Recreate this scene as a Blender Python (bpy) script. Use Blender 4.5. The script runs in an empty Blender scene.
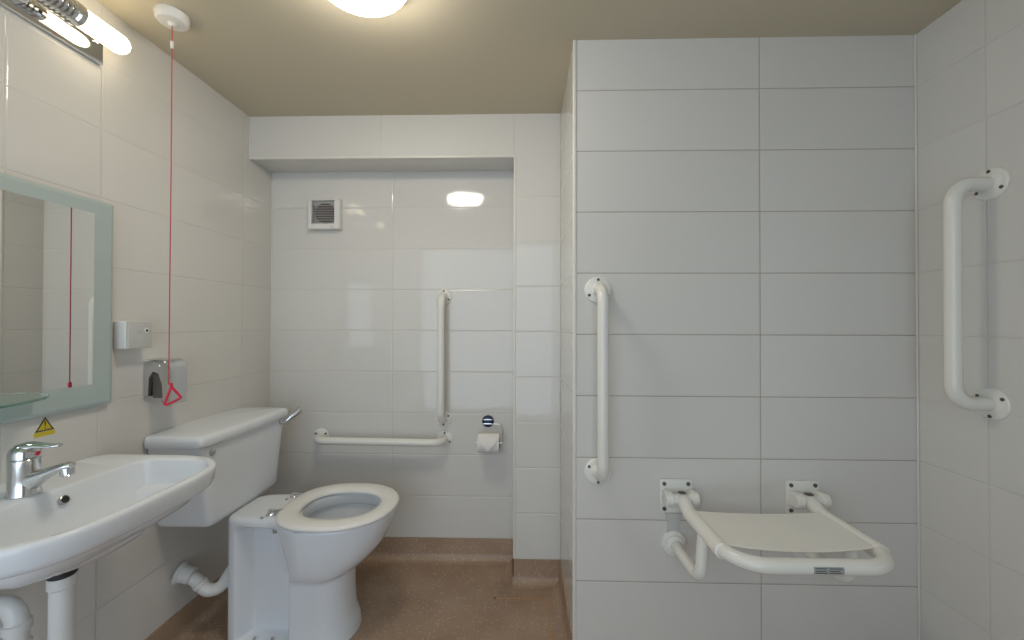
import bpy, bmesh, math, random
from mathutils import Vector, Matrix
C = bpy.context.scene.collection
PI = math.pi
random.seed(4)

# ------------------------------------------------------------------ room measures (metres)
XL, XR = -1.232, 1.264            # left / right tiled walls
YP, YB, YR = 1.326, 1.788, 1.955  # partition front, pier and bulkhead front, recess wall
XE, XPI = 0.1685, -0.0355         # partition side face, pier left edge
YF = -0.95                        # wall behind the camera
ZC = 2.072                        # ceiling
ZT = 0.105                        # top of the vinyl skirting, bottom of the tiles
ZBK = 1.881                       # underside of the bulkhead

# ------------------------------------------------------------------ materials
def principled(name, col, rough=0.4, metal=0.0, **kw):
    m = bpy.data.materials.new(name); m.use_nodes = True
    b = m.node_tree.nodes['Principled BSDF']
    b.inputs['Base Color'].default_value = (*col, 1)
    b.inputs['Roughness'].default_value = rough
    b.inputs['Metallic'].default_value = metal
    for k, v in kw.items():
        b.inputs[k].default_value = v
    return m

def noisy(name, col, rough, amount=0.05, scale=8.0, bump=0.0, bscale=60.0, **kw):
    """principled with a soft procedural colour variation and optional bump"""
    m = principled(name, col, rough, **kw)
    nt = m.node_tree; b = nt.nodes['Principled BSDF']
    tc = nt.nodes.new('ShaderNodeTexCoord')
    n = nt.nodes.new('ShaderNodeTexNoise'); n.inputs['Scale'].default_value = scale
    nt.links.new(tc.outputs['Object'], n.inputs['Vector'])
    mx = nt.nodes.new('ShaderNodeMix'); mx.data_type = 'RGBA'
    mx.inputs['A'].default_value = (*[c * (1 - amount) for c in col], 1)
    mx.inputs['B'].default_value = (*[min(1, c * (1 + amount)) for c in col], 1)
    nt.links.new(n.outputs['Fac'], mx.inputs['Factor'])
    nt.links.new(mx.outputs['Result'], b.inputs['Base Color'])
    if bump:
        n2 = nt.nodes.new('ShaderNodeTexNoise'); n2.inputs['Scale'].default_value = bscale
        nt.links.new(tc.outputs['Object'], n2.inputs['Vector'])
        bp = nt.nodes.new('ShaderNodeBump'); bp.inputs['Strength'].default_value = bump
        bp.inputs['Distance'].default_value = 0.002
        nt.links.new(n2.outputs['Fac'], bp.inputs['Height'])
        nt.links.new(bp.outputs['Normal'], b.inputs['Normal'])
    return m

TILE = (0.69, 0.67, 0.63)
def tile_mat(name, axis, x0, extra=None, grout=(0.64, 0.62, 0.57), rough=0.06, z0=ZT):
    """stack-bonded 600 x 200 gloss tiles; joints at x0 + 0.6k along axis and ZT + 0.2k in height"""
    m = bpy.data.materials.new(name); m.use_nodes = True
    nt = m.node_tree; N = nt.nodes; L = nt.links
    b = N['Principled BSDF']
    tc = N.new('ShaderNodeTexCoord'); sp = N.new('ShaderNodeSeparateXYZ')
    L.new(tc.outputs['Object'], sp.inputs[0])
    def math_(op, a, bb=None, cc=None):
        n = N.new('ShaderNodeMath'); n.operation = op
        for i, v in enumerate((a, bb, cc)):
            if v is None: continue
            if isinstance(v, (int, float)): n.inputs[i].default_value = v
            else: L.new(v, n.inputs[i])
        return n.outputs[0]
    def dist(sock, off, period):
        t = math_('DIVIDE', math_('SUBTRACT', sock, off), period)
        idx = math_('FLOOR', t)
        fr = math_('SUBTRACT', t, idx)
        d = math_('MULTIPLY', math_('MINIMUM', fr, math_('SUBTRACT', 1.0, fr)), period)
        return d, idx
    dx, ix = dist(sp.outputs[axis], x0, 0.6)
    dz, iz = dist(sp.outputs['Z'], z0, 0.2)
    if extra is not None:
        dx = math_('MINIMUM', dx, math_('ABSOLUTE', math_('SUBTRACT', sp.outputs[axis], extra)))
    d = math_('MINIMUM', dx, dz)
    def ramp(lo, hi):
        n = N.new('ShaderNodeMapRange'); n.interpolation_type = 'SMOOTHSTEP'
        n.inputs['From Min'].default_value = lo; n.inputs['From Max'].default_value = hi
        L.new(d, n.inputs['Value']); return n.outputs['Result']
    mask = ramp(0.0009, 0.0018)
    edge = ramp(0.0008, 0.0042)
    # per tile variation
    cmb = N.new('ShaderNodeCombineXYZ'); L.new(ix, cmb.inputs[0]); L.new(iz, cmb.inputs[1])
    wn = N.new('ShaderNodeTexWhiteNoise'); wn.noise_dimensions = '3D'; L.new(cmb.outputs[0], wn.inputs['Vector'])
    # colour of the glaze, grout
    nz = N.new('ShaderNodeTexNoise'); nz.inputs['Scale'].default_value = 3.0; L.new(tc.outputs['Object'], nz.inputs['Vector'])
    g2 = N.new('ShaderNodeMix'); g2.data_type = 'RGBA'
    g2.inputs['A'].default_value = (*[c * 0.78 for c in grout], 1); g2.inputs['B'].default_value = (*[min(1, c * 1.18) for c in grout], 1)
    L.new(nz.outputs['Fac'], g2.inputs['Factor'])
    t2 = N.new('ShaderNodeMix'); t2.data_type = 'RGBA'
    t2.inputs['A'].default_value = (*[c * 0.985 for c in TILE], 1); t2.inputs['B'].default_value = (*[c * 1.015 for c in TILE], 1)
    L.new(wn.outputs['Value'], t2.inputs['Factor'])
    cm = N.new('ShaderNodeMix'); cm.data_type = 'RGBA'
    L.new(mask, cm.inputs['Factor']); L.new(g2.outputs['Result'], cm.inputs['A']); L.new(t2.outputs['Result'], cm.inputs['B'])
    L.new(cm.outputs['Result'], b.inputs['Base Color'])
    rr = N.new('ShaderNodeMapRange'); L.new(mask, rr.inputs['Value'])
    rr.inputs['To Min'].default_value = 0.85; rr.inputs['To Max'].default_value = rough
    L.new(rr.outputs['Result'], b.inputs['Roughness'])
    # every tile sits a hair off the wall plane; faint waviness of the glaze
    geo = N.new('ShaderNodeNewGeometry')
    vs = N.new('ShaderNodeVectorMath'); vs.operation = 'SUBTRACT'; L.new(wn.outputs['Color'], vs.inputs[0]); vs.inputs[1].default_value = (.5, .5, .5)
    vm = N.new('ShaderNodeVectorMath'); vm.operation = 'SCALE'; L.new(vs.outputs[0], vm.inputs[0]); vm.inputs['Scale'].default_value = 0.009
    va = N.new('ShaderNodeVectorMath'); va.operation = 'ADD'; L.new(geo.outputs['Normal'], va.inputs[0]); L.new(vm.outputs[0], va.inputs[1])
    vn = N.new('ShaderNodeVectorMath'); vn.operation = 'NORMALIZE'; L.new(va.outputs[0], vn.inputs[0])
    wv = N.new('ShaderNodeTexNoise'); wv.inputs['Scale'].default_value = 14.0; wv.inputs['Detail'].default_value = 1.0
    L.new(tc.outputs['Object'], wv.inputs['Vector'])
    b0 = N.new('ShaderNodeBump'); b0.inputs['Strength'].default_value = 0.10; b0.inputs['Distance'].default_value = 0.004
    L.new(wv.outputs['Fac'], b0.inputs['Height']); L.new(vn.outputs[0], b0.inputs['Normal'])
    bp = N.new('ShaderNodeBump'); bp.inputs['Strength'].default_value = 0.55; bp.inputs['Distance'].default_value = 0.0015
    L.new(edge, bp.inputs['Height']); L.new(b0.outputs['Normal'], bp.inputs['Normal'])
    L.new(bp.outputs['Normal'], b.inputs['Normal'])
    b.inputs['IOR'].default_value = 1.5
    return m

def vinyl_mat():
    m = bpy.data.materials.new('brown flecked safety vinyl'); m.use_nodes = True
    nt = m.node_tree; N = nt.nodes; L = nt.links; b = N['Principled BSDF']
    tc = N.new('ShaderNodeTexCoord')
    nz = N.new('ShaderNodeTexNoise'); nz.inputs['Scale'].default_value = 5.0; nz.inputs['Detail'].default_value = 4
    L.new(tc.outputs['Object'], nz.inputs['Vector'])
    base = N.new('ShaderNodeValToRGB')
    base.color_ramp.elements[0].color = (0.33, 0.22, 0.148, 1); base.color_ramp.elements[0].position = .3
    base.color_ramp.elements[1].color = (0.42, 0.292, 0.205, 1); base.color_ramp.elements[1].position = .7
    L.new(nz.outputs['Fac'], base.inputs['Fac'])
    fine = N.new('ShaderNodeTexNoise'); fine.inputs['Scale'].default_value = 420.0
    L.new(tc.outputs['Object'], fine.inputs['Vector'])
    mf = N.new('ShaderNodeMix'); mf.data_type = 'RGBA'; mf.blend_type = 'OVERLAY'; mf.inputs['Factor'].default_value = .45
    L.new(base.outputs['Color'], mf.inputs['A']); L.new(fine.outputs['Color'], mf.inputs['B'])
    bw = N.new('ShaderNodeRGBToBW'); L.new(fine.outputs['Color'], bw.inputs[0]); L.new(bw.outputs[0], mf.inputs['B'])
    vo = N.new('ShaderNodeTexVoronoi'); vo.inputs['Scale'].default_value = 130.0
    L.new(tc.outputs['Object'], vo.inputs['Vector'])
    sz = N.new('ShaderNodeSeparateColor'); L.new(vo.outputs['Color'], sz.inputs[0])
    th = N.new('ShaderNodeMath'); th.operation = 'MULTIPLY'; L.new(sz.outputs[0], th.inputs[0]); th.inputs[1].default_value = 0.42
    th2 = N.new('ShaderNodeMath'); th2.operation = 'SUBTRACT'; L.new(th.outputs[0], th2.inputs[0]); th2.inputs[1].default_value = 0.10
    lt = N.new('ShaderNodeMath'); lt.operation = 'LESS_THAN'; L.new(vo.outputs['Distance'], lt.inputs[0]); L.new(th2.outputs[0], lt.inputs[1])
    fl = N.new('ShaderNodeMix'); fl.data_type = 'RGBA'
    L.new(lt.outputs[0], fl.inputs['Factor']); L.new(mf.outputs['Result'], fl.inputs['A'])
    fl.inputs['B'].default_value = (0.60, 0.52, 0.42, 1)
    L.new(fl.outputs['Result'], b.inputs['Base Color'])
    b.inputs['Roughness'].default_value = 0.42
    bp = N.new('ShaderNodeBump'); bp.inputs['Strength'].default_value = .25; bp.inputs['Distance'].default_value = .001
    L.new(fine.outputs['Fac'], bp.inputs['Height']); L.new(bp.outputs['Normal'], b.inputs['Normal'])
    return m

def emitter(name, col, strength):
    m = bpy.data.materials.new(name); m.use_nodes = True
    b = m.node_tree.nodes['Principled BSDF']
    b.inputs['Base Color'].default_value = (.8, .8, .78, 1)
    b.inputs['Roughness'].default_value = .25
    b.inputs['Emission Color'].default_value = (*col, 1)
    b.inputs['Emission Strength'].default_value = strength
    return m

M_LEFT = tile_mat('white gloss tile left', 'Y', 1.149, 0.929)
M_RIGHT = tile_mat('white gloss tile right', 'Y', 1.1317)
M_PART = tile_mat('white gloss tile partition', 'X', 0.7692, grout=(0.40, 0.345, 0.29))
M_REC = tile_mat('white gloss tile recess', 'X', -0.6317)
M_PIER = tile_mat('white gloss tile pier', 'X', -0.6355)
M_BULK = tile_mat('white gloss tile bulkhead', 'X', -0.6355, z0=ZBK)
M_SIDE = tile_mat('white gloss tile returns', 'Y', 1.788)
M_FRONT = tile_mat('white gloss tile rear', 'X', 0.0)
M_CEIL = noisy('cream matt ceiling paint', (0.60, 0.535, 0.40), 0.75, 0.02, 2.0, bump=.05, bscale=150)
M_VINYL = vinyl_mat()
M_BEAD = noisy('cream plastic tile trim', (0.75, 0.73, 0.67), 0.35, 0.03)
M_CER = noisy('white vitreous china', (0.77, 0.795, 0.825), 0.10, 0.012, 3.0)
M_SEAT = noisy('white moulded toilet seat plastic', (0.83, 0.81, 0.77), 0.18, 0.01, 3.0)
M_RAIL = noisy('cream white enamelled tube', (0.80, 0.785, 0.72), 0.22, 0.015, 4.0)
M_FLANGE = noisy('cream white moulded flange', (0.80, 0.785, 0.725), 0.30, 0.02, 10.0)
M_SHEET = noisy('cream seat sheet', (0.86, 0.835, 0.765), 0.45, 0.02, 10.0, bump=.05, bscale=300)
M_SCREW = principled('dull steel screw', (0.12, 0.11, 0.10), 0.45, 0.5)
M_CHROME = noisy('polished chrome', (0.72, 0.73, 0.74), 0.09, 0.03, 20.0)
M_CHROME.node_tree.nodes['Principled BSDF'].inputs['Metallic'].default_value = 1
M_SHADE = noisy('painted shade brown', (0.13, 0.11, 0.09), 0.35, 0.1, 30.0)  # shade inside the dispenser opening, put into the colour
M_STEEL = noisy('brushed steel', (0.55, 0.55, 0.54), 0.30, 0.06, 60.0)
M_STEEL.node_tree.nodes['Principled BSDF'].inputs['Metallic'].default_value = 1
M_SATIN = noisy('satin chrome', (0.66, 0.67, 0.68), 0.16, 0.04, 30.0)
M_SATIN.node_tree.nodes['Principled BSDF'].inputs['Metallic'].default_value = 1
M_DARK = noisy('black rubber', (0.02, 0.02, 0.022), 0.5, 0.2, 30.0)
M_PIPE = noisy('white waste pipe plastic', (0.74, 0.74, 0.72), 0.28, 0.03, 12.0)
M_GREYP = noisy('pale grey moulded plastic', (0.56, 0.56, 0.53), 0.40, 0.03, 20.0)
M_WHITEP = noisy('white moulded plastic', (0.76, 0.75, 0.71), 0.35, 0.02, 20.0)
M_FAN = noisy('warm grey fan impeller', (0.30, 0.23, 0.22), 0.5, 0.15, 40.0)
M_MIRROR = principled('silvered mirror', (0.80, 0.815, 0.80), 0.015, 1.0)
M_FROST = noisy('frosted green glass border', (0.42, 0.49, 0.475), 0.30, 0.04, 6.0)
M_GLASS = principled('green tinted glass', (0.62, 0.85, 0.76), 0.03, 0.0, **{'Transmission Weight': 0.9, 'IOR': 1.5})
M_RED = noisy('red plastic', (0.66, 0.02, 0.05), 0.35, 0.06, 40.0)
M_CORD = noisy('red woven cord', (0.50, 0.045, 0.055), 0.6, 0.15, 400.0)
M_YEL = noisy('yellow sticker', (0.62, 0.47, 0.02), 0.4, 0.05, 80.0)
M_BLK = principled('black print', (0.03, 0.03, 0.03), 0.5)
M_BLUE = noisy('navy suction disc', (0.015, 0.03, 0.075), 0.25, 0.1, 60.0)
M_PAPER = noisy('white tissue paper', (0.80, 0.775, 0.74), 0.9, 0.03, 60.0, bump=.2, bscale=250)
M_CARD = noisy('grey cardboard', (0.32, 0.27, 0.21), 0.9, 0.08, 60.0)
M_WATER = principled('still water', (0.80, 0.82, 0.80), 0.02, 0.0, **{'Transmission Weight': 0.7, 'IOR': 1.33})
M_LABEL = noisy('silver grey label', (0.36, 0.37, 0.36), 0.4, 0.1, 150.0)
M_DOME = emitter('lit opal ceiling diffuser', (1.0, 0.935, 0.815), 30.0)
M_TUBE = emitter('lit opal lamp tube', (1.0, 0.84, 0.56), 5.5)
M_FILL = emitter('cool fill glass', (0.68, 0.83, 1.0), 2.1)  # added glow for cool fill, unseen behind the camera

# ------------------------------------------------------------------ mesh helpers
def frame_from(d):
    d = Vector(d).normalized()
    a = Vector((0, 0, 1)) if abs(d.z) < .9 else Vector((1, 0, 0))
    u = d.cross(a).normalized(); v = u.cross(d).normalized()
    return u, v, d

class MB:
    def __init__(s): s.bm = bmesh.new()
    def ring(s, pts): return [s.bm.verts.new(Vector(p)) for p in pts]
    def bridge(s, a, b):
        n = len(a)
        for i in range(n):
            s.bm.faces.new((a[i], a[(i + 1) % n], b[(i + 1) % n], b[i]))
    def cap(s, r, flip=False):
        s.bm.faces.new(list(reversed(r)) if flip else r)
    def fan(s, r, p):
        c = s.bm.verts.new(Vector(p)); n = len(r)
        for i in range(n): s.bm.faces.new((r[i], r[(i + 1) % n], c))
    def loft(s, rings, cap0=True, cap1=True, closed=False):
        R = [s.ring(r) for r in rings]
        for a, b in zip(R, R[1:]): s.bridge(a, b)
        if closed: s.bridge(R[-1], R[0])
        else:
            if cap0: s.cap(R[0], True)
            if cap1: s.cap(R[-1])
        return s
    def box(s, lo, hi, bev=0.0, seg=2):
        x0, y0, z0 = lo; x1, y1, z1 = hi
        t = bmesh.new()
        bmesh.ops.create_cube(t, size=1)
        for v in t.verts:
            v.co = Vector(((x0 + x1) / 2 + v.co.x * (x1 - x0), (y0 + y1) / 2 + v.co.y * (y1 - y0), (z0 + z1) / 2 + v.co.z * (z1 - z0)))
        if bev:
            bmesh.ops.bevel(t, geom=list(t.edges), offset=bev, segments=seg, profile=.5, affect='EDGES')
        s.merge(t); return s
    def merge(s, t):
        mp = {v: s.bm.verts.new(v.co) for v in t.verts}
        for f in t.faces:
            s.bm.faces.new([mp[v] for v in f.verts])
        t.free()
    def lathe(s, base, axis, prof, n=40):
        """prof: list of (radius, height along axis); closed with caps at both ends"""
        u, v, d = frame_from(axis); base = Vector(base)
        rings = [[base + d * h + (u * math.cos(2 * PI * i / n) + v * math.sin(2 * PI * i / n)) * max(r, 1e-5) for i in range(n)] for r, h in prof]
        s.loft(rings); return s
    def tube(s, pts, r, n=20, caps=True):
        pts = [Vector(p) for p in pts]
        rr = r if isinstance(r, (list, tuple)) else [r] * len(pts)
        T = []
        for i in range(len(pts)):
            a = pts[max(0, i - 1)]; b = pts[min(len(pts) - 1, i + 1)]
            T.append((b - a).normalized())
        u, v, _ = frame_from(T[0]); rings = []
        for i, p in enumerate(pts):
            if i:
                q = T[i - 1].rotation_difference(T[i]); u = q @ u; v = q @ v
            rings.append([p + (u * math.cos(2 * PI * k / n) + v * math.sin(2 * PI * k / n)) * rr[i] for k in range(n)])
        s.loft(rings, caps, caps); return s
    def build(s, name, mat, parent=None, smooth=True, angle=35, sub=0):
        bmesh.ops.recalc_face_normals(s.bm, faces=s.bm.faces)
        me = bpy.data.meshes.new(name)
        off = world_loc(parent) if parent is not None else Vector((0, 0, 0))
        if parent is not None:
            bmesh.ops.translate(s.bm, verts=s.bm.verts, vec=-off)
        s.bm.to_mesh(me); s.bm.free()
        if smooth:
            for p in me.polygons: p.use_smooth = True
            me.set_sharp_from_angle(angle=math.radians(angle))
        me.materials.append(mat)
        o = bpy.data.objects.new(name, me); C.objects.link(o)
        if parent is not None: o.parent = parent
        if sub:
            md = o.modifiers.new('sub', 'SUBSURF'); md.levels = sub; md.render_levels = sub
        return o

def world_loc(o):
    v = Vector((0, 0, 0))
    while o is not None:
        v += o.location; o = o.parent
    return v

def fillet(pts, r, seg=8):
    """polyline with its inner corners rounded"""
    pts = [Vector(p) for p in pts]; out = [pts[0]]
    rs = r if isinstance(r, (list, tuple)) else [r] * (len(pts) - 2)
    for i in range(1, len(pts) - 1):
        p = pts[i]; a = (pts[i - 1] - p); b = (pts[i + 1] - p)
        ang = a.angle(b); rad = rs[i - 1]
        t = rad / math.tan(ang / 2)
        t = min(t, a.length * .98, b.length * .98); rad = t * math.tan(ang / 2)
        an, bn = a.normalized(), b.normalized()
        cen = p + (an + bn).normalized() * (rad / math.sin(ang / 2))
        v0 = (p + an * t) - cen; v1 = (p + bn * t) - cen
        tot = v0.angle(v1); ax = v0.cross(v1).normalized()
        for k in range(seg + 1):
            out.append(cen + Matrix.Rotation(tot * k / seg, 3, ax) @ v0)
    out.append(pts[-1]); return out

def thing(name, label, cat, loc, group=None):
    o = bpy.data.objects.new(name, None); C.objects.link(o)
    o.empty_display_size = .05
    o.location = loc; o['label'] = label; o['category'] = cat
    if group: o['group'] = group
    return o

def struct(o):
    o['kind'] = 'structure'; return o

def sgnpow(x, e): return math.copysign(abs(x) ** e, x)

# ------------------------------------------------------------------ the room shell
T = 0.12
def shell(name, mat, *boxes, ret=None):
    m = MB()
    for lo, hi in boxes: m.box(lo, hi)
    o = struct(m.build(name, mat, smooth=False))
    if ret:
        o.data.materials.append(ret)
        for p in o.data.polygons:
            if abs(p.normal.y) < .5: p.material_index = 1
    return o

shell('floor', M_VINYL, ((XL - T, YF - T, -0.1), (XR + T, YR + T, 0)))
shell('ceiling', M_CEIL, ((XL - T, YF - T, ZC), (XR + T, YR + T, ZC + .1)))
shell('wall_left', M_LEFT, ((XL - T, YF - T, 0), (XL, YR + T, ZC)))
shell('wall_right', M_RIGHT, ((XR, YF - T, 0), (XR + T, YR + T, ZC)))
shell('wall_back', M_REC, ((XL, YR, 0), (XR, YR + T, ZC)))
shell('wall_pier', M_PIER, ((XPI, YB, 0), (XE, YR, ZBK)), ret=M_SIDE)
shell('wall_bulkhead', M_BULK, ((XL, YB, ZBK), (XE, YR, ZC)), ret=M_SIDE)
shell('wall_partition', M_PART, ((XE, YP, 0), (XR, YR, ZC)), ret=M_SIDE)
# rear wall beside the added fill screen
# end of the room behind the camera: tiled return wall, and an added cool fill light: a full-height screen of cool fill glass
WX0, WX1, WZ0, WZ1 = XL, 0.42, ZT, ZC
shell('wall_front', M_FRONT, ((WX1, YF - T, 0), (XR + T, YF, ZC)), ((XL - T, YF - T - .1, 0), (WX1, YF - T, ZC)))
g = struct(MB().box((WX0, YF - .05, WZ0 - .02), (WX1, YF, WZ0 + .02), .004).box((WX0, YF - .05, WZ1 - .03), (WX1, YF, WZ1), .004)
    .box((WX0, YF - .05, WZ0 + .02), (WX0 + .03, YF, WZ1 - .03), .004).box((WX1 - .03, YF - .05, WZ0 + .02), (WX1, YF, WZ1 - .03), .004).build('fill_screen_1', M_WHITEP))
MB().box((WX0 + .03, YF - .03, WZ0 + .02), (WX1 - .03, YF - .022, WZ1 - .03)).build('fill_pane', M_FILL, g, smooth=False)

# coved vinyl skirting: profile (distance from the wall, height), extruded along each wall
def skirting(name, p0, p1, n):
    p0, p1, n = Vector(p0), Vector(p1), Vector(n)
    prof = [(0, ZT), (.004, ZT), (.004, .036)]
    for k in range(1, 9):
        a = k / 8 * PI / 2
        prof.append((.004 + .034 * (1 - math.cos(a)), .036 - .034 * math.sin(a)))
    prof += [(.040, .0015), (.040, -.01), (0, -.01)]
    m = MB()
    m.loft([[p + n * d + Vector((0, 0, z)) for d, z in prof] for p in (p0, p1)])
    return struct(m.build(name, M_VINYL, angle=50))
skirting('baseboard_left', (XL, YF, 0), (XL, YR, 0), (1, 0, 0))
skirting('baseboard_back', (XL, YR, 0), (XPI, YR, 0), (0, -1, 0))
skirting('baseboard_pier', (XPI - .004, YB, 0), (XE, YB, 0), (0, -1, 0))
skirting('baseboard_pier_return', (XPI, YB - .004, 0), (XPI, YR, 0), (-1, 0, 0))
skirting('baseboard_partition_return', (XE, YP - .004, 0), (XE, YB, 0), (-1, 0, 0))
skirting('baseboard_partition', (XE - .004, YP, 0), (XR, YP, 0), (0, -1, 0))
skirting('baseboard_right', (XR, YF, 0), (XR, YP, 0), (-1, 0, 0))

# orange-brown welded seam round the patched vinyl corner at the pier
M_WELD = noisy('orange brown weld rod', (0.47, 0.27, 0.15), 0.5, 0.1, 40.0)
struct(MB().box((-.115, 1.684, 0), (.108, 1.692, .0008)).box((.100, 1.36, 0), (.108, 1.684, .0008)).box((-.115, 1.684, 0), (-.107, 1.745, .0008)).build('trim_8', M_WELD, smooth=False))
# cream quadrant beads on the outer tile corners and sealant beads in the inner ones
def bead(name, lo, hi, bev=.003):
    return struct(MB().box(lo, hi, bev, 3).build(name, M_BEAD))
bead('trim_1', (XE - .003, YP - .003, ZT), (XE + .0085, YP + .0085, ZC))
bead('trim_2', (XPI - .003, YB - .003, ZT), (XPI + .008, YB + .008, ZBK))
bead('trim_3', (XL, YB - .003, ZBK - .003), (XPI, YB + .008, ZBK + .008))
bead('trim_4', (XR - .006, YP - .006, ZT), (XR, YP, ZC), .0025)
bead('trim_5', (XL, YR - .005, ZT), (XL + .005, YR, ZBK), .002)
bead('trim_6', (XE - .005, YB - .005, ZT), (XE, YB, ZC), .002)
bead('trim_7', (XL, YB - .004, ZBK + .01), (XL + .005, YB, ZC), .0018)

# ------------------------------------------------------------------ ceiling light
LX, LY = -0.420, 1.018
t = thing('ceiling_light', 'lit round opal ceiling light', 'ceiling light', (LX, LY, ZC))
MB().lathe((LX, LY, ZC), (0, 0, -1), [(.125, 0), (.138, 0), (.140, .006), (.139, .024), (.131, .028), (.09, .028)], 64).build('base_ring', M_WHITEP, t)
prof = [(.131, .024)] + [(.131 * math.cos(a), .024 + .074 * math.sin(a)) for a in [k / 12 * PI / 2 for k in range(1, 13)]]
MB().lathe((LX, LY, ZC), (0, 0, -1), prof, 64).build('diffuser', M_DOME, t)

# ------------------------------------------------------------------ strip light over the mirror
SX, SZ, SY = -1.169, 1.948, 0.885
t = thing('mirror_light', 'chrome double tube wall light above the frosted mirror', 'wall light', (XL, SY, SZ))
MB().box((XL, SY - .255, 1.889), (XL + .012, SY + .255, 1.992), .002).build('back_plate', M_CHROME, t)
MB().box((XL + .012, SY - .05, 1.905), (SX - .012, SY + .05, 1.985), .006).build('mounting_block', M_CHROME, t)
for sg in (-1, 1):
    prof = [(.019, 0), (.0225, .003), (.0235, .050)]
    for k in range(6):
        z0 = .052 + k * .012
        prof += [(.0235, z0), (.0290, z0 + .002), (.0290, z0 + .007), (.0235, z0 + .009)]
    prof += [(.0275, .125), (.0305, .128), (.0305, .140), (.0275, .143)]
    MB().lathe((SX, SY + sg * .0005, SZ), (0, sg, 0), prof, 36).build('ribbed_lamp_holder', M_CHROME, t)
    prof = [(.0265, .120), (.0272, .240)] + [(.0272 * math.cos(a), .240 + .0272 * math.sin(a)) for a in [k / 8 * PI / 2 for k in range(1, 9)]]
    MB().lathe((SX, SY, SZ), (0, sg, 0), [(r, h * 1.0 + .008) for r, h in prof], 32).build('lamp_tube', M_TUBE, t)
MB().lathe((XL + .012, SY + .236, 1.945), (1, 0, 0), [(.006, 0), (.006, .003), (.003, .005)], 16).build('fixing_screw', M_CHROME, t)
MB().lathe((XL + .012, SY - .236, 1.945), (1, 0, 0), [(.006, 0), (.006, .003), (.003, .005)], 16).build('fixing_screw', M_CHROME, t)

# ------------------------------------------------------------------ mirror with frosted border
MY0, MY1, MZ0, MZ1 = 0.600, 1.170, 0.903, 1.490
t = thing('wall_mirror', 'rectangular mirror with a wide frosted green glass border', 'mirror', (XL, .878, MZ0))
MB().box((XL, MY0 + .06, MZ0 + .07), (XL + .014, MY1 - .06, MZ1 - .05), .002).build('backing_frame', M_WHITEP, t)
iy0, iy1, iz0, iz1 = MY0 + .055, 1.114, .966, 1.450
m = MB(); X0, X1 = XL + .014, XL + .020
o_ = [(MY0, MZ0), (MY1, MZ0), (MY1, MZ1), (MY0, MZ1)]; i_ = [(iy0, iz0), (iy1, iz0), (iy1, iz1), (iy0, iz1)]
b_ = [(MY0 + .009, MZ0 + .009), (MY1 - .009, MZ0 + .009), (MY1 - .009, MZ1 - .009), (MY0 + .009, MZ1 - .009)]
m.loft([[(X0, y, z) for y, z in o_], [(X0 + .002, y, z) for y, z in o_], [(X1, y, z) for y, z in b_], [(X1, y, z) for y, z in i_], [(X0, y, z) for y, z in i_]], closed=True)
m.build('frosted_border', M_FROST, t, smooth=False)
MB().box((X0, iy0, iz0), (X1 + .0003, iy1, iz1)).build('mirror_glass', M_MIRROR, t, smooth=False)

# glass shelf with a rounded front, on the mirror's lower border
sh = thing('glass_shelf', 'thin green glass shelf across the bottom of the mirror', 'shelf', (XL + .030, .79, .962))
n = 40
half = [(XL + .0205 + .122 * math.sin(a) ** .8, .79 + .185 * math.cos(a)) for a in [PI * k / n for k in range(n + 1)]]
MB().loft([[(x, y, .960) for x, y in half], [(x, y, .966) for x, y in half]]).build('shelf_panel', M_GLASS, sh, angle=40)

# ------------------------------------------------------------------ emergency pull cord
CXp, CYp = -1.059, 1.188
t = thing('emergency_pull_cord', 'red emergency pull cord hanging from a round white ceiling switch', 'pull cord', (CXp, CYp, ZC))
MB().lathe((CXp, CYp, ZC), (0, 0, -1), [(.042, 0), (.043, .004), (.041, .020), (.036, .026), (.012, .028), (.011, .032), (.006, .036)], 48).build('ceiling_switch', M_WHITEP, t)
MB().tube([(CXp, CYp, ZC - .034), (CXp + .0012, CYp, 1.6), (CXp, CYp, .955)], .0014, 8).build('cord', M_CORD, t)
MB().lathe((CXp, CYp, 1.992), (0, 0, -1), [(.001, 0), (.004, .002), (.0045, .008), (.0035, .022), (.001, .024)], 16).build('cord_connector', M_WHITEP, t)
ex = Vector((.72, .69, 0)).normalized()
A = Vector((CXp, CYp, .900)); 
def tri(a, h): return A + ex * a + Vector((0, 0, h))
tp = fillet([tri(0.006, .048), tri(-.012, -.010), tri(.030, .0125), tri(.0065, .048)], .005, 5)
MB().tube(tp, .0036, 12).build('triangle_handle', M_RED, t)
MB().lathe(tri(.006, .061), (0, 0, -1), [(.002, 0), (.0045, .003), (.0045, .016), (.002, .018)], 14).build('cord_end', M_RED, t)

# ------------------------------------------------------------------ call reset box
t = thing('call_reset_box', 'square white call reset box between mirror and pull cord', 'switch box', (XL, 1.228, 1.06))
MB().box((XL, 1.187, 1.060), (XL + .040, 1.269, 1.146), .004, 3).build('housing', M_WHITEP, t)
MB().box((XL + .040, 1.188, 1.061), (XL + .047, 1.268, 1.145), .0025, 3).build('face_plate', M_GREYP, t)
for y in (1.226, 1.246):
    MB().lathe((XL + .047, y, 1.116), (1, 0, 0), [(.0085, 0), (.0085, .002), (.0065, .003), (.003, .0026)], 24).build('button', M_GREYP if y < 1.24 else M_WHITEP, t)
MB().lathe((XL + .0498, 1.246, 1.116), (1, 0, 0), [(.004, 0), (.004, .0006), (.002, .0008)], 16).build('indicator_lamp', M_DARK, t)

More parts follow.
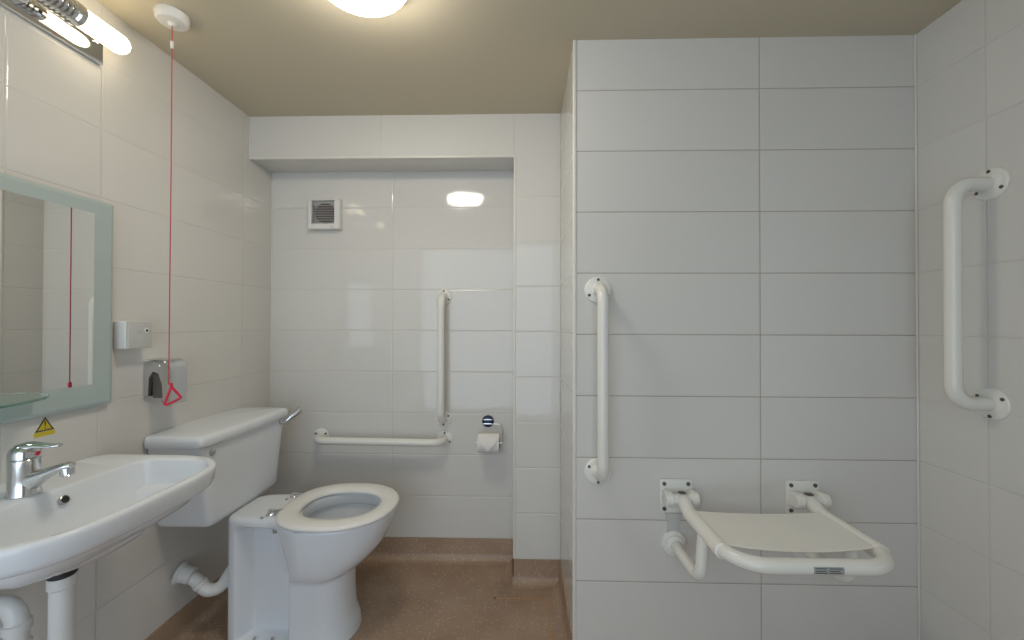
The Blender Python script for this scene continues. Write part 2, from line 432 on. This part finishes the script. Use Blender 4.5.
# ------------------------------------------------------------------ chrome dispenser
t = thing('soap_dispenser', 'small chrome wall dispenser behind the red triangle handle', 'dispenser', (XL, 1.325, .875))
prof = [(XL, .900), (XL + .014, .900), (XL + .017, .962), (XL + .030, .984), (XL + .050, .978), (XL + .064, .940), (XL + .068, .872), (XL + .083, .872), (XL + .086, .985)]
for k in range(1, 8):
    a = k / 8 * PI / 2
    prof.append((XL + .086 - .032 * (1 - math.cos(a)), .985 + .036 * math.sin(a)))
prof.append((XL, 1.021))
m = MB()
def dsec(y, s):
    cx, cz = XL + .04, .95
    return [(max(XL, cx + (x - cx) * s), y, cz + (z - cz) * s) for x, z in prof]
m.loft([dsec(1.287, .93), dsec(1.290, .98), dsec(1.296, 1), dsec(1.354, 1), dsec(1.360, .98), dsec(1.363, .93)])
m.build('cover', M_SATIN, t, angle=30)
MB().box((XL + .016, 1.300, .892), (XL + .060, 1.350, .975), .006, 3).build('shade_filler', M_SHADE, t)  # dark block fills the cover's opening; its shade is painted
MB().lathe((XL + .040, 1.325, .886), (0, 0, -1), [(.010, 0), (.010, .008), (.006, .018), (.004, .020)], 20).build('nozzle', M_STEEL, t)
MB().lathe((XL + .050, 1.2895, 1.000), (0, -1, 0), [(.006, 0), (.006, .003), (.004, .004)], 20).build('lock', M_CHROME, t)

# ------------------------------------------------------------------ hot water warning sticker
t = thing('warning_sticker', 'yellow triangular hot water warning sticker under the mirror', 'sticker', (XL, 1.016, .85))
def plate_yz(pts, x0, x1):
    m = MB(); m.loft([[(x0, y, z) for y, z in pts], [(x1, y, z) for y, z in pts]]); return m
plate_yz([(.995, .8605), (1.037, .8605), (1.0165, .897)], XL, XL + .0006).build('black_border', M_BLK, t, smooth=False)
plate_yz([(1.0005, .8637), (1.0315, .8637), (1.0165, .8905)], XL + .0006, XL + .0009).build('yellow_triangle', M_YEL, t, smooth=False)
m = plate_yz([(1.0150, .8855), (1.0180, .8855), (1.0173, .8715), (1.0157, .8715)], XL + .0009, XL + .0012)
m.box((XL + .0009, 1.0150, .8660), (XL + .0012, 1.0180, .8690)); m.build('exclamation_mark', M_BLK, t, smooth=False)
MB().box((XL, .993, .848), (XL + .0006, 1.039, .8595)).build('caption_strip', M_YEL, t, smooth=False)

# ------------------------------------------------------------------ washbasin
BY = 0.893; RZ = 0.757; BT = 0.878
def bo(th, pc, hf, hb, hq, nf, nb, z):
    c, s_ = math.cos(th), math.sin(th)
    n_ = nf if c >= 0 else nb
    e = 2 / n_
    p = pc + sgnpow(c, e) * (hf if c >= 0 else hb)
    q = sgnpow(s_, 2 / nf if c >= 0 else 2 / nb) * hq
    return (XL + max(p, 0.0), BY + q, z)
NB = 144
TH = [2 * PI * k / NB for k in range(NB)]
def ringO(inset, z, k=1.0):     # outer outline
    return [bo(th, .16, (.426 - .16 - inset) * k, .16 if inset == 0 else .16 - min(inset, .0) , (.2665 - inset) * k, 3.5, 14, z) for th in TH]
def ringI(inset, z, k=1.0, pc=.279):
    return [bo(th, pc, (.125 - inset) * k, (.125 - inset) * k, (.233 - inset) * k, 3.3, 9, z) for th in TH]
def ringE(rp, rq, z, pc=.232):
    return [bo(th, pc, rp, rp, rq, 2.2, 2.2, z) for th in TH]
rings = [ringE(.030, .032, .612, .228), ringE(.058, .075, .616, .228), ringE(.095, .125, .630, .228), ringE(.125, .160, .654, .22)]
rings += [ringO(.085, .681), ringO(.055, .692), ringO(.028, .699), ringO(.014, .703), ringO(.007, .708), ringO(.003, .718), ringO(.001, .738), ringO(0, .748), ringO(.0012, .7535), ringO(.004, .7562), ringO(.008, .757), ringO(.016, .7566)]
rings += [ringI(-.001, .7555), ringI(.002, .7535), ringI(.005, .748), ringI(.011, .718), ringI(.020, .69), ringI(.036, .668), ringI(.062, .652), ringI(.090, .644, 1, .28), ringE(.03, .05, .639, .27), ringE(.022, .022, .637, .265)]
t = thing('washbasin', 'white wall hung washbasin under the frosted mirror', 'washbasin', (XL, BY, .60))
m = MB(); m.loft(rings); m.build('basin', M_CER, t, angle=60)
oc = Vector((XL + .166, BY + .025, .7275)); od = Vector((1, 0, .42)).normalized()
MB().lathe(oc - od * .004, od, [(.0105, 0), (.0105, .0085), (.0085, .0095), (.0075, .006)], 24).build('overflow_ring', M_STEEL, t)
MB().lathe(oc + od * .0018, od, [(.0074, 0), (.0074, .002), (.003, .0022)], 20).build('overflow_hole', M_DARK, t)
MB().lathe((XL + .265, BY, .6365), (0, 0, 1), [(.021, 0), (.023, .002), (.021, .004), (.012, .003)], 32).build('waste_plug', M_CHROME, t)

# tap
TX = XL + .122
t = thing('mixer_tap', 'chrome single lever mixer tap on the washbasin', 'tap', (TX, BT, RZ))
MB().lathe((TX, BT, RZ - .001), (0, 0, 1), [(.027, 0), (.028, .003), (.0265, .008), (.0245, .04), (.025, .066), (.0255, .080), (.023, .083)], 40).build('tap_body', M_CHROME, t)
def ovaltube(path, rx, rz, mb, n=24):
    """flattened tube; path of points, half width rx horizontally across and rz vertically"""
    P_ = [Vector(p) for p in path]; rings = []
    for i, p in enumerate(P_):
        d = (P_[min(i + 1, len(P_) - 1)] - P_[max(i - 1, 0)]).normalized()
        side = d.cross(Vector((0, 0, 1))).normalized(); up = side.cross(d).normalized()
        a = rx[i]; b = rz[i]
        rings.append([p + side * a * math.cos(2 * PI * k / n) + up * b * math.sin(2 * PI * k / n) for k in range(n)])
    mb.loft(rings); return mb
sd = Vector((.985, .17, 0)).normalized()
def tp_(a, z): return Vector((TX, BT, z)) + sd * a
ovaltube([tp_(-.004, .782), tp_(.018, .790), tp_(.042, .801), tp_(.072, .813), tp_(.088, .8175), tp_(.094, .8175)], [.022, .020, .0165, .014, .0125, .009], [.028, .022, .0125, .0095, .0085, .006], MB()).build('spout', M_CHROME, t)
MB().lathe(tp_(.083, .8125), (.1, 0, -1), [(.0095, 0), (.0122, .002), (.0122, .015), (.010, .018), (.006, .017)], 24).build('aerator', M_CHROME, t)
MB().lathe((TX, BT, .8385), (0, 0, 1), [(.0225, 0), (.0255, .002), (.0258, .012), (.0225, .022), (.0150, .028), (.004, .030)], 40).build('cartridge_cap', M_CHROME, t)
ovaltube([tp_(-.012, .862), tp_(.008, .866), tp_(.028, .865), tp_(.05, .8625), tp_(.064, .8635), tp_(.070, .864)], [.012, .017, .014, .0105, .0095, .006], [.007, .008, .006, .005, .0045, .003], MB()).build('lever', M_CHROME, t)
MB().lathe(tp_(.0245, .8475), sd, [(.0052, 0), (.0052, .0022), (.002, .003)], 18).build('temperature_dot', M_RED, t)

# trap under the basin
WXp, WYp = XL + .228, BT - .014
t = thing('waste_trap', 'white plastic waste trap below the washbasin', 'waste pipe', (WXp, WYp, .36))
MB().lathe((WXp, WYp, .613), (0, 0, -1), [(.018, 0), (.024, .001), (.0245, .022), (.018, .030)], 32).build('waste_nut', M_DARK, t)
MB().lathe((WXp, WYp, .590), (0, 0, -1), [(.021, 0), (.0235, .003), (.0235, .024), (.0205, .028), (.0205, .19)], 36).build('tailpiece', M_PIPE, t)
UX = XL + .135
ub = fillet([(WXp, WYp, .41), (WXp, WYp, .345), (UX, WYp - .006, .345), (UX, WYp - .006, .43)], [.044, .044], 10)
MB().tube(ub, .0200, 24).build('u_bend', M_PIPE, t)
el = fillet([(UX, WYp - .006, .42), (UX, WYp - .006, .525), (XL, WYp - .006, .525)], .034, 10)
MB().tube(el, .0195, 24).build('elbow_pipe', M_PIPE, t)
for z in (.425, .470):
    MB().lathe((UX, WYp - .006, z), (0, 0, 1), [(.020, 0), (.0235, .002), (.0235, .018), (.020, .020)], 32).build('coupling_nut', M_PIPE, t)

# ------------------------------------------------------------------ toilet
PY = 1.512
def interp(tab, z):
    for (z0, a), (z1, b) in zip(tab, tab[1:]):
        if z <= z1:
            k = (z - z0) / (z1 - z0); k = k * k * (3 - 2 * k) if len(tab) < 3 else k
            return a + (b - a) * k
    return tab[-1][1]
def smooth01(a, b, x):
    k = max(0, min(1, (x - a) / (b - a))); return k * k * (3 - 2 * k)
FRONT = [(0, -.610), (.03, -.614), (.07, -.628), (.14, -.634), (.228, -.634), (.243, -.622), (.264, -.588), (.30, -.547), (.34, -.516), (.39, -.491), (.43, -.478), (.45, -.474)]
HALF = [(0, .118), (.03, .112), (.08, .104), (.222, .104), (.236, .114), (.254, .142), (.275, .157), (.31, .168), (.36, .178), (.42, .187), (.45, .190)]
XB, XCn = -1.056, -.72
def pan_ring(z, inset=0.0, zz=None):
    xf = interp(FRONT, z) - inset; hf = interp(HALF, z)
    out = []
    for th in TH2:
        c, s_ = math.cos(th), math.sin(th)
        if c >= 0:
            x = XCn + sgnpow(c, 2 / 2.15) * (xf - XCn); y = sgnpow(s_, 2 / 2.15)
        else:
            x = XCn + sgnpow(c, 2 / 7) * (XCn - XB - inset); y = sgnpow(s_, 2 / 7)
        rear = .112
        k = smooth01(-.90, -.74, x)
        hw = rear * (1 - k) + hf * k
        # moulded recess in each side between the rear column and the bowl
        edge_r = interp([(0, -.812), (.225, -.812), (.26, -.796), (.28, -.788), (.31, -.790), (.365, -.810), (.42, -.832), (.45, -.832)], z)
        rec = smooth01(-1.014, -.968, x) * (1 - smooth01(edge_r - .028, edge_r, x)) * smooth01(.012, .028, z) * (1 - smooth01(.395, .425, z))
        hw -= .058 * rec
        out.append((x, PY + y * (hw - inset), z if zz is None else zz))
    return out
# rings sampled evenly along the outline so the recess has clean edges
N2 = 380
TH2 = []
_f = lambda th: (sgnpow(math.cos(th), 2 / (2.15 if math.cos(th) >= 0 else 7)) * (.25 if math.cos(th) >= 0 else .348), sgnpow(math.sin(th), 2 / (2.15 if math.cos(th) >= 0 else 7)) * .15)
_fine = [2 * PI * k / 40000 for k in range(40001)]
_pts = [_f(a) for a in _fine]
_len = [0]
for a, b in zip(_pts, _pts[1:]): _len.append(_len[-1] + math.dist(a, b))
j = 0
for k in range(N2):
    target = _len[-1] * k / N2
    while _len[j + 1] < target: j += 1
    TH2.append(_fine[j])
def hole(a, b, z, cx=-.668):
    out = []
    for x, y, _ in pan_ring(.45):
        ang = math.atan2((y - PY) / .19, (x - cx) / .2)
        out.append((cx + a * math.cos(ang), PY + b * math.sin(ang), z))
    return out
t = thing('toilet', 'white close coupled toilet with open seat ring and no lid', 'toilet', (-.85, PY, 0))
zs = [0, .012, .016, .020, .024, .028, .032, .05, .07, .09, .11, .13, .15, .17, .19, .205, .215, .222, .229, .236, .242, .248, .254, .264, .275, .288, .30, .32, .34, .36, .38, .392, .40, .406, .412, .418, .424, .432, .438]
rings = [pan_ring(z) for z in zs] + [pan_ring(.445, .003, .4455), pan_ring(.45, .010, .4505), pan_ring(.45, .020, .4515)]
rings += [hole(.150, .130, .4515), hole(.143, .124, .449), hole(.142, .123, .440), hole(.143, .124, .414), hole(.146, .127, .408), hole(.156, .137, .400), hole(.152, .132, .365), hole(.132, .115, .32), hole(.098, .085, .275), hole(.07, .062, .245, -.67), hole(.03, .03, .20, -.69)]
m = MB(); m.loft(rings); m.build('pan', M_CER, t, angle=50)
MB().lathe((-.68, PY, .262), (0, 0, 1), [(.05, 0), (.079, .001), (.05, .0015)], 40).build('water', M_WATER, t)
# seat ring
def srow(a, b, z, cx):
    out = []
    for k in range(96):
        th = 2 * PI * k / 96; c, s_ = math.cos(th), math.sin(th)
        n_ = 2.15 if c >= 0 else 2.5
        out.append((cx + sgnpow(c, 2 / n_) * a, PY - .010 + sgnpow(s_, 2 / n_) * b, z))
    return out
SZ0 = .4535
rows = [srow(.196, .184, SZ0, -.672), srow(.204, .192, SZ0 + .003, -.672), srow(.206, .194, SZ0 + .009, -.672), srow(.202, .190, SZ0 + .0145, -.672), srow(.192, .180, SZ0 + .018, -.672),
        srow(.165, .148, SZ0 + .0185, -.670), srow(.146, .127, SZ0 + .016, -.671), srow(.138, .119, SZ0 + .011, -.671), srow(.136, .117, SZ0 + .005, -.671), srow(.138, .119, SZ0, -.671)]
m = MB(); m.loft(rows, closed=True); m.build('seat_ring', M_SEAT, t, angle=60)
# hinges
for sg, yy in ((-1, PY - .078), (1, PY + .072)):
    h = MB().lathe((-.900, yy, .4515), (0, 0, 1), [(.0155, 0), (.0155, .005), (.011, .007), (.011, .018), (.005, .021)], 20).build('hinge', M_CHROME, t)
    MB().tube([(-.900, yy, .4625), (-.872, yy + sg * -.004, .4645), (-.845, yy - sg * .006, .4655)], [.0085, .008, .006], 12).build('hinge_arm', M_CHROME, h)
    MB().lathe((-.918, yy - .022, .4515), (0, 0, 1), [(.006, 0), (.006, .003), (.002, .004)], 14).build('hinge_bolt', M_STEEL, h)
    MB().lathe((-.868, PY + sg * .104, .425), (0, 0, -1), [(.0075, 0), (.0075, .022), (.004, .024)], 12).build('fixing_nut', M_STEEL, t)
for sg in (-1, 1):
    for xx in (-.945, -.880):
        MB().lathe((xx, PY + sg * .094, .0230), (0, 0, 1), [(.006, 0), (.006, .006), (.003, .008)], 14).build('floor_screw', M_STEEL, t)
# cistern
CYc = 1.530
NC = 96
def crect(x1, hy, z, x0=XL, ycen=CYc, n_=12, bow=0.0):
    out = []; cx = (x0 + x1) / 2; hx = (x1 - x0) / 2
    for k in range(NC):
        th = 2 * PI * k / NC; c, s_ = math.cos(th), math.sin(th)
        nn = n_ if c >= 0 else 30
        x = cx + sgnpow(c, 2 / nn) * hx; y = sgnpow(s_, 2 / nn)
        if c > 0: x -= bow * y * y * c
        out.append((x, ycen + y * hy, z))
    return out
cs = MB().loft([crect(-1.075, .155, .4425), crect(-1.062, .174, .4445), crect(-1.050, .187, .452), crect(-1.045, .195, .468), crect(-1.045, .200, .52), crect(-1.042, .215, .62), crect(-1.040, .228, .70), crect(-1.040, .231, .728)])
cs = cs.build('cistern', M_CER, t, angle=50)
MB().loft([crect(-1.041, .232, .7285, bow=.007), crect(-1.026, .242, .731, bow=.008), crect(-1.022, .245, .738, bow=.008), crect(-1.022, .245, .753, bow=.008), crect(-1.0245, .243, .762, bow=.008), crect(-1.032, .239, .767, bow=.008), crect(-1.050, .225, .769, bow=.007), crect(-1.09, .18, .7715, bow=.006), crect(-1.16, .06, .773)]).build('cistern_lid', M_CER, cs, angle=50)
lev = MB().lathe((-1.040, 1.722, .716), (1, 0, 0), [(.013, 0), (.013, .006), (.009, .009), (.008, .024), (.005, .026)], 20)
lev = ovaltube([(-1.020, 1.722, .716), (-1.012, 1.730, .724), (-.992, 1.744, .744), (-.975, 1.752, .762), (-.971, 1.754, .766)], [.006, .008, .014, .017, .012], [.006, .008, .0135, .016, .011], lev)
lev.build('flush_lever', M_CHROME, cs)
MB().lathe((-1.042, 1.338, .706), (1, 0, 0), [(.012, 0), (.012, .004), (.009, .007), (.004, .008)], 20).build('lever_hole_plug', M_STEEL, cs)

# soil pipe
t = thing('soil_pipe', 'white bent waste pipe from the left wall to the toilet', 'waste pipe', (XL, 1.44, .22))
pp = fillet([(XL, 1.435, .240), (-1.180, 1.440, .216), (-1.140, 1.450, .166), (-1.100, 1.462, .172), (-1.062, 1.476, .240)], [.035, .03, .04], 8)
MB().tube(pp, .0215, 28).build('pipe', M_PIPE, t)
MB().lathe((XL, 1.435, .240), (1, .05, -.25), [(.030, 0), (.037, .002), (.038, .005), (.033, .010), (.029, .014), (.028, .045), (.023, .050)], 36).build('wall_flange', M_PIPE, t)
MB().lathe(Vector((-1.088, 1.465, .188)), (.56, .16, .80), [(.0215, 0), (.025, .002), (.025, .020), (.0215, .022)], 32).build('pipe_collar', M_PIPE, t)
MB().lathe(Vector((-1.168, 1.443, .201)), (.60, .15, -.76), [(.0215, 0), (.0245, .002), (.0245, .014), (.0215, .016)], 32).build('pipe_collar', M_PIPE, t)

# ------------------------------------------------------------------ extractor fan
FX0, FX1, FZ0, FZ1 = -1.037, -.880, 1.594, 1.742
t = thing('extractor_fan', 'square white extractor fan high on the recess wall', 'extractor fan', (-.96, YR, FZ0))
lx0, lx1, lz0, lz1 = -1.018, -.906, 1.621, 1.734
m = MB()
def fr(inset, y): return [(FX0 + inset, y, FZ0 + inset), (FX1 - inset, y, FZ0 + inset), (FX1 - inset, y, FZ1 - inset), (FX0 + inset, y, FZ1 - inset)]
inn = lambda y: [(lx0, y, lz0), (lx1, y, lz0), (lx1, y, lz1), (lx0, y, lz1)]
m.loft([fr(0, YR), fr(0, YR - .026), fr(.002, YR - .031), fr(.005, YR - .033), inn(YR - .033), inn(YR - .004), ], cap0=True, cap1=True)
m.build('fan_housing', M_WHITEP, t, smooth=False)
MB().lathe(((lx0 + lx1) / 2, YR - .0045, (lz0 + lz1) / 2), (0, -1, 0), [(.050, 0), (.050, .003), (.02, .008), (.012, .010), (.004, .011)], 32).build('impeller', M_FAN, t)
for k in range(9):
    z = lz0 + .007 + k * (lz1 - lz0 - .008) / 9
    m = MB(); m.loft([[(x, YR - .032, z - .003), (x, YR - .030, z - .0035), (x, YR - .016, z + .0035), (x, YR - .018, z + .0045)] for x in (lx0, lx1)])
    m.build('louvre_slat', M_GREYP, t, smooth=False)
MB().box((-.925, YR - .0336, 1.604), (-.907, YR - .033, 1.608)).build('badge', M_GREYP, t, smooth=False)
MB().lathe((FX0 + .009, YR - .033, FZ1 - .009), (0, -1, 0), [(.004, 0), (.004, .0008), (.002, .001)], 14).build('fixing_screw', M_GREYP, t)

# ------------------------------------------------------------------ grab rails
def grab_rail(label, a, b, nrm, off, r=.0175, fr_=.042, rot0=0.4, bend=.052):
    a, b, nrm = Vector(a), Vector(b), Vector(nrm)
    t = thing('grab_rail', label, 'grab rail', (a + b) / 2, 'white wall mounted grab rails')
    path = fillet([a + nrm * .004, a + nrm * off, b + nrm * off, b + nrm * .004], bend, 12)
    MB().tube(path, r, 28).build('rail', M_RAIL, t)
    u, v, d = frame_from(nrm)
    for p in (a, b):
        f = MB().lathe(p, nrm, [(fr_, 0), (fr_, .003), (fr_ - .003, .006), (fr_ - .010, .0072), (r + .006, .008), (r + .003, .0105), (r + .0005, .0115)], 44).build('wall_flange', M_FLANGE, t)
        for k in range(3):
            an = rot0 + (PI if p is b else 0) + k * 2 * PI / 3
            c = p + (u * math.cos(an) + v * math.sin(an)) * (fr_ - .0095) + nrm * .0055
            MB().lathe(c, nrm, [(.0048, 0), (.0048, .0028), (.0025, .0036)], 12).build('screw', M_SCREW, f)
    return t
grab_rail('upright white grab rail on the recess wall beside the toilet', (-.379, YR, 1.270), (-.379, YR, .680), (0, -1, 0), .078, .0172, .037, PI / 2)
grab_rail('horizontal white grab rail behind the toilet seat', (-.978, YR, .590), (-.373, YR, .584), (0, -1, 0), .078, .0172, .037, PI / 6)
grab_rail('upright white grab rail at the left edge of the partition wall', (.247, YP, 1.250), (.247, YP, .661), (0, -1, 0), .086, .0175, .043, PI / 2)
grab_rail('upright white grab rail on the right hand wall', (XR, 1.119, 1.519), (XR, 1.121, .927), (-1, 0, 0), .102, .0185, .043, PI / 2)

# ------------------------------------------------------------------ toilet roll and its holder
t = thing('toilet_roll_holder', 'chrome wire toilet roll holder on a round dark suction disc', 'toilet roll holder', (-.164, YR, .669))
MB().lathe((-.164, YR, .669), (0, -1, 0), [(.0285, 0), (.0290, .003), (.0265, .008), (.018, .012), (.008, .013)], 36).build('suction_disc', M_BLUE, t)
MB().box((-.1875, YR - .0145, .6755), (-.1405, YR - .0095, .6815), .002).build('chrome_band', M_CHROME, t)
MB().box((-.1915, YR - .0175, .6555), (-.1365, YR - .0095, .6625), .002).build('chrome_band', M_CHROME, t)
ry, rz = YR - .062, .582
wire = fillet([(-.184, YR - .015, .659), (-.136, YR - .015, .659), (-.102, YR - .018, .659), (-.090, YR - .040, .640), (-.090, ry, rz), (-.216, ry, rz)], [.006, .008, .012, .010], 5)
MB().tube(wire, .0024, 10).build('wire_arm', M_CHROME, t)
r = thing('toilet_roll', 'white toilet roll with its end folded to a point', 'toilet roll', (-.154, ry, rz))
x0, x1, R0, R1 = -.204, -.105, .019, .044
nn = 48
m = MB()
circ = lambda x, R: [(x, ry + R * math.cos(2 * PI * k / nn), rz + R * math.sin(2 * PI * k / nn)) for k in range(nn)]
m.loft([circ(x0, R0), circ(x0, R1), circ(x1, R1), circ(x1, R0)], closed=True)
m.build('paper', M_PAPER, r)
m = MB(); m.loft([circ(x0 - .001, R0 - .0015), circ(x0 - .001, R0 - .0003), circ(x1 + .001, R0 - .0003), circ(x1 + .001, R0 - .0015)], closed=True); m.build('cardboard_core', M_CARD, r)
m = MB()
def wrap(a, R): return (ry - R * math.cos(a), rz + R * math.sin(a))
rows = []
for k in range(13):
    a = math.radians(75 - k * 8.5)
    wdt = .0485 * min(1, (12 - k) / 8 + .02)
    e = R1 + .0006 + .010 * smooth01(4, 12, k)
    rows.append([(-.1545 - wdt, *wrap(a, e)), (-.1545 + wdt, *wrap(a, e)), (-.1545 + wdt, *wrap(a, e + .0026)), (-.1545 - wdt, *wrap(a, e + .0026))])
m.loft(rows); m.build('folded_end', M_PAPER, r, angle=30)

# ------------------------------------------------------------------ fold down shower seat
t = thing('shower_seat', 'cream white folding shower seat on the partition wall', 'shower seat', (.70, YP, .43))
ZF = .569; XA, XBs = .505, .897; YFR = .975; RT = .0178
MXL, MXR = .496, .897
for mx, ax in ((MXL, XA), (MXR, XBs)):
    pl = MB().box((mx - .052, YP - .008, .532), (mx + .052, YP, .640), .003).build('mounting_plate', M_FLANGE, t)
    for dx, dz in ((-.038, .040), (.038, .040), (-.038, -.040), (.038, -.040)):
        MB().lathe((mx + dx, YP - .008, .586 + dz), (0, -1, 0), [(.0062, 0), (.0062, .003), (.003, .004)], 14).build('screw', M_SCREW, pl)
    # hinge block: two rounded cheeks and a pivot barrel
    m = MB()
    for c0, c1 in ((mx - .046, mx - .020), (mx + .034, mx + .058)):
        m.lathe((c0, YP - .034, .588), (1, 0, 0), [(.020, 0), (.0235, .003), (.0235, c1 - c0 - .004), (.018, c1 - c0)], 32)
        m.box((c0 + .001, YP - .036, .566), (c1 - .001, YP - .006, .610), .003)
    m.lathe((mx - .024, YP - .034, .588), (1, 0, 0), [(.0165, 0), (.0165, .062)], 28)
    m.build('hinge_bracket', M_FLANGE, t)
    m = MB().tube([(ax, YP - .030, .588), (ax, YP - .050, .586), (ax, YP - .088, ZF)], [.0205, .0210, .0205], 28)
    m.build('arm_socket', M_FLANGE, t)
    MB().box((ax - .012, YP - .046, .6085), (ax + .008, YP - .030, .6125), .001).build('pivot_slot', M_SCREW, t)
    # lower leg, hooked under the frame and resting on the wall
    lx = mx - .006
    cpl = MB().lathe((lx, YP, .434), (0, -1, 0), [(.040, 0), (.040, .006), (.037, .010), (.030, .011), (.029, .018), (.022, .020)], 40).build('leg_foot', M_FLANGE, t)
    prof = [(-.026, .530), (-.020, .505), (-.018, .485), (-.024, .462), (.024, .462), (.018, .485), (.020, .505), (.026, .530)]
    m = MB(); m.loft([[(lx + a, y, z) for a, z in prof] for y in (YP - .005, YP)]); m.build('link_plate', M_GREYP, t, smooth=False)
    lg = fillet([(lx, YP - .015, .434), (lx + .002, 1.132, .434), (lx + .008, 1.128, .560)], .040, 12)
    MB().tube(lg, .0155, 26).build('support_leg', M_RAIL, t)
fp = fillet([(XA, YP - .085, ZF), (XA, YFR, ZF), (XBs, YFR, ZF), (XBs, YP - .085, ZF)], .085, 18)
MB().tube(fp, RT, 30).build('seat_frame', M_RAIL, t)
for ax in (XA, XBs):
    MB().tube([(ax, 1.034, ZF), (ax, 1.035, ZF), (ax, 1.236, ZF), (ax, 1.237, ZF)], [.0188, .0203, .0203, .0188], 28).build('sleeve', M_SHEET, t)
# slung sheet, sagging a little between the sleeves
m = MB(); nx, rings = 18, []
def sheet_z(s_, yy): return ZF + .0155 - .006 * (1 - (2 * s_ - 1) ** 2)
for i in range(nx + 1):
    s_ = i / nx; x = XA + .006 + (XBs - XA - .012) * s_
    yf = 1.040 - .016 * (1 - (2 * s_ - 1) ** 2) ; yb = 1.222 - .002 * (1 - (2 * s_ - 1) ** 2)
    z = sheet_z(s_, 0)
    rings.append([(x, yf, z - .0045), (x, yf - .002, z - .002), (x, yf, z), (x, (yf + yb) / 2, z), (x, yb, z), (x, yb + .002, z - .002), (x, yb, z - .0045), (x, (yf + yb) / 2, z - .0045)])
m.loft(rings); m.build('seat_sheet', M_SHEET, t, angle=40)
# rating label bent round the front rail
m = MB(); rr = []
for k in range(9):
    a = math.radians(-25 + k * 6.8)
    rr.append([(xx, YFR - R_ * math.cos(a), ZF + R_ * math.sin(a)) for xx, R_ in ((.676, RT + .0001), (.745, RT + .0001), (.745, RT + .0006), (.676, RT + .0006))])
m.loft(rr); lb = m.build('rating_label', M_LABEL, t)
def on_rail(a, R_): return (YFR - R_ * math.cos(a), ZF + R_ * math.sin(a))
for j, (xa, xb) in enumerate(((.680, .706), (.711, .741), (.680, .703), (.711, .735), (.680, .706), (.711, .738))):
    a0 = math.radians(18 - 16 * (j // 2)); m = MB()
    m.loft([[(xx, *on_rail(a0 + math.radians(d), R_)) for xx, R_ in ((xa, RT + .0005), (xb, RT + .0005), (xb, RT + .0009), (xa, RT + .0009))] for d in (-2.5, 2.5)])
    m.build('print_line', M_BLK, lb, smooth=False)

# ------------------------------------------------------------------ camera, world, colour management
f, yaw, pitch, roll = 404.361, 0.0250, 0.0090, 0.0020
cd = bpy.data.cameras.new('camera'); cam = bpy.data.objects.new('camera', cd); C.objects.link(cam)
cd.sensor_width = 36; cd.sensor_fit = 'HORIZONTAL'; cd.lens = f / 1024 * 36; cd.clip_start = .02
F_ = Vector((-math.sin(yaw) * math.cos(pitch), math.cos(yaw) * math.cos(pitch), math.sin(pitch)))
R_ = Vector((math.cos(yaw), math.sin(yaw), 0)); U_ = R_.cross(F_)
c_, s_ = math.cos(roll), math.sin(roll)
R2, U2 = R_ * c_ + U_ * s_, -R_ * s_ + U_ * c_
cam.matrix_world = Matrix(((R2.x, U2.x, -F_.x, 0), (R2.y, U2.y, -F_.y, 0), (R2.z, U2.z, -F_.z, 1.14), (0, 0, 0, 1)))
bpy.context.scene.camera = cam

wd = bpy.data.worlds.new('world'); bpy.context.scene.world = wd; wd.use_nodes = True
wd.node_tree.nodes['Background'].inputs['Color'].default_value = (.5, .6, .75, 1)
wd.node_tree.nodes['Background'].inputs['Strength'].default_value = .3
vs = bpy.context.scene.view_settings
vs.view_transform = 'Standard'; vs.look = 'None'; vs.gamma = 1; vs.exposure = 0.0; vs.use_curve_mapping = False
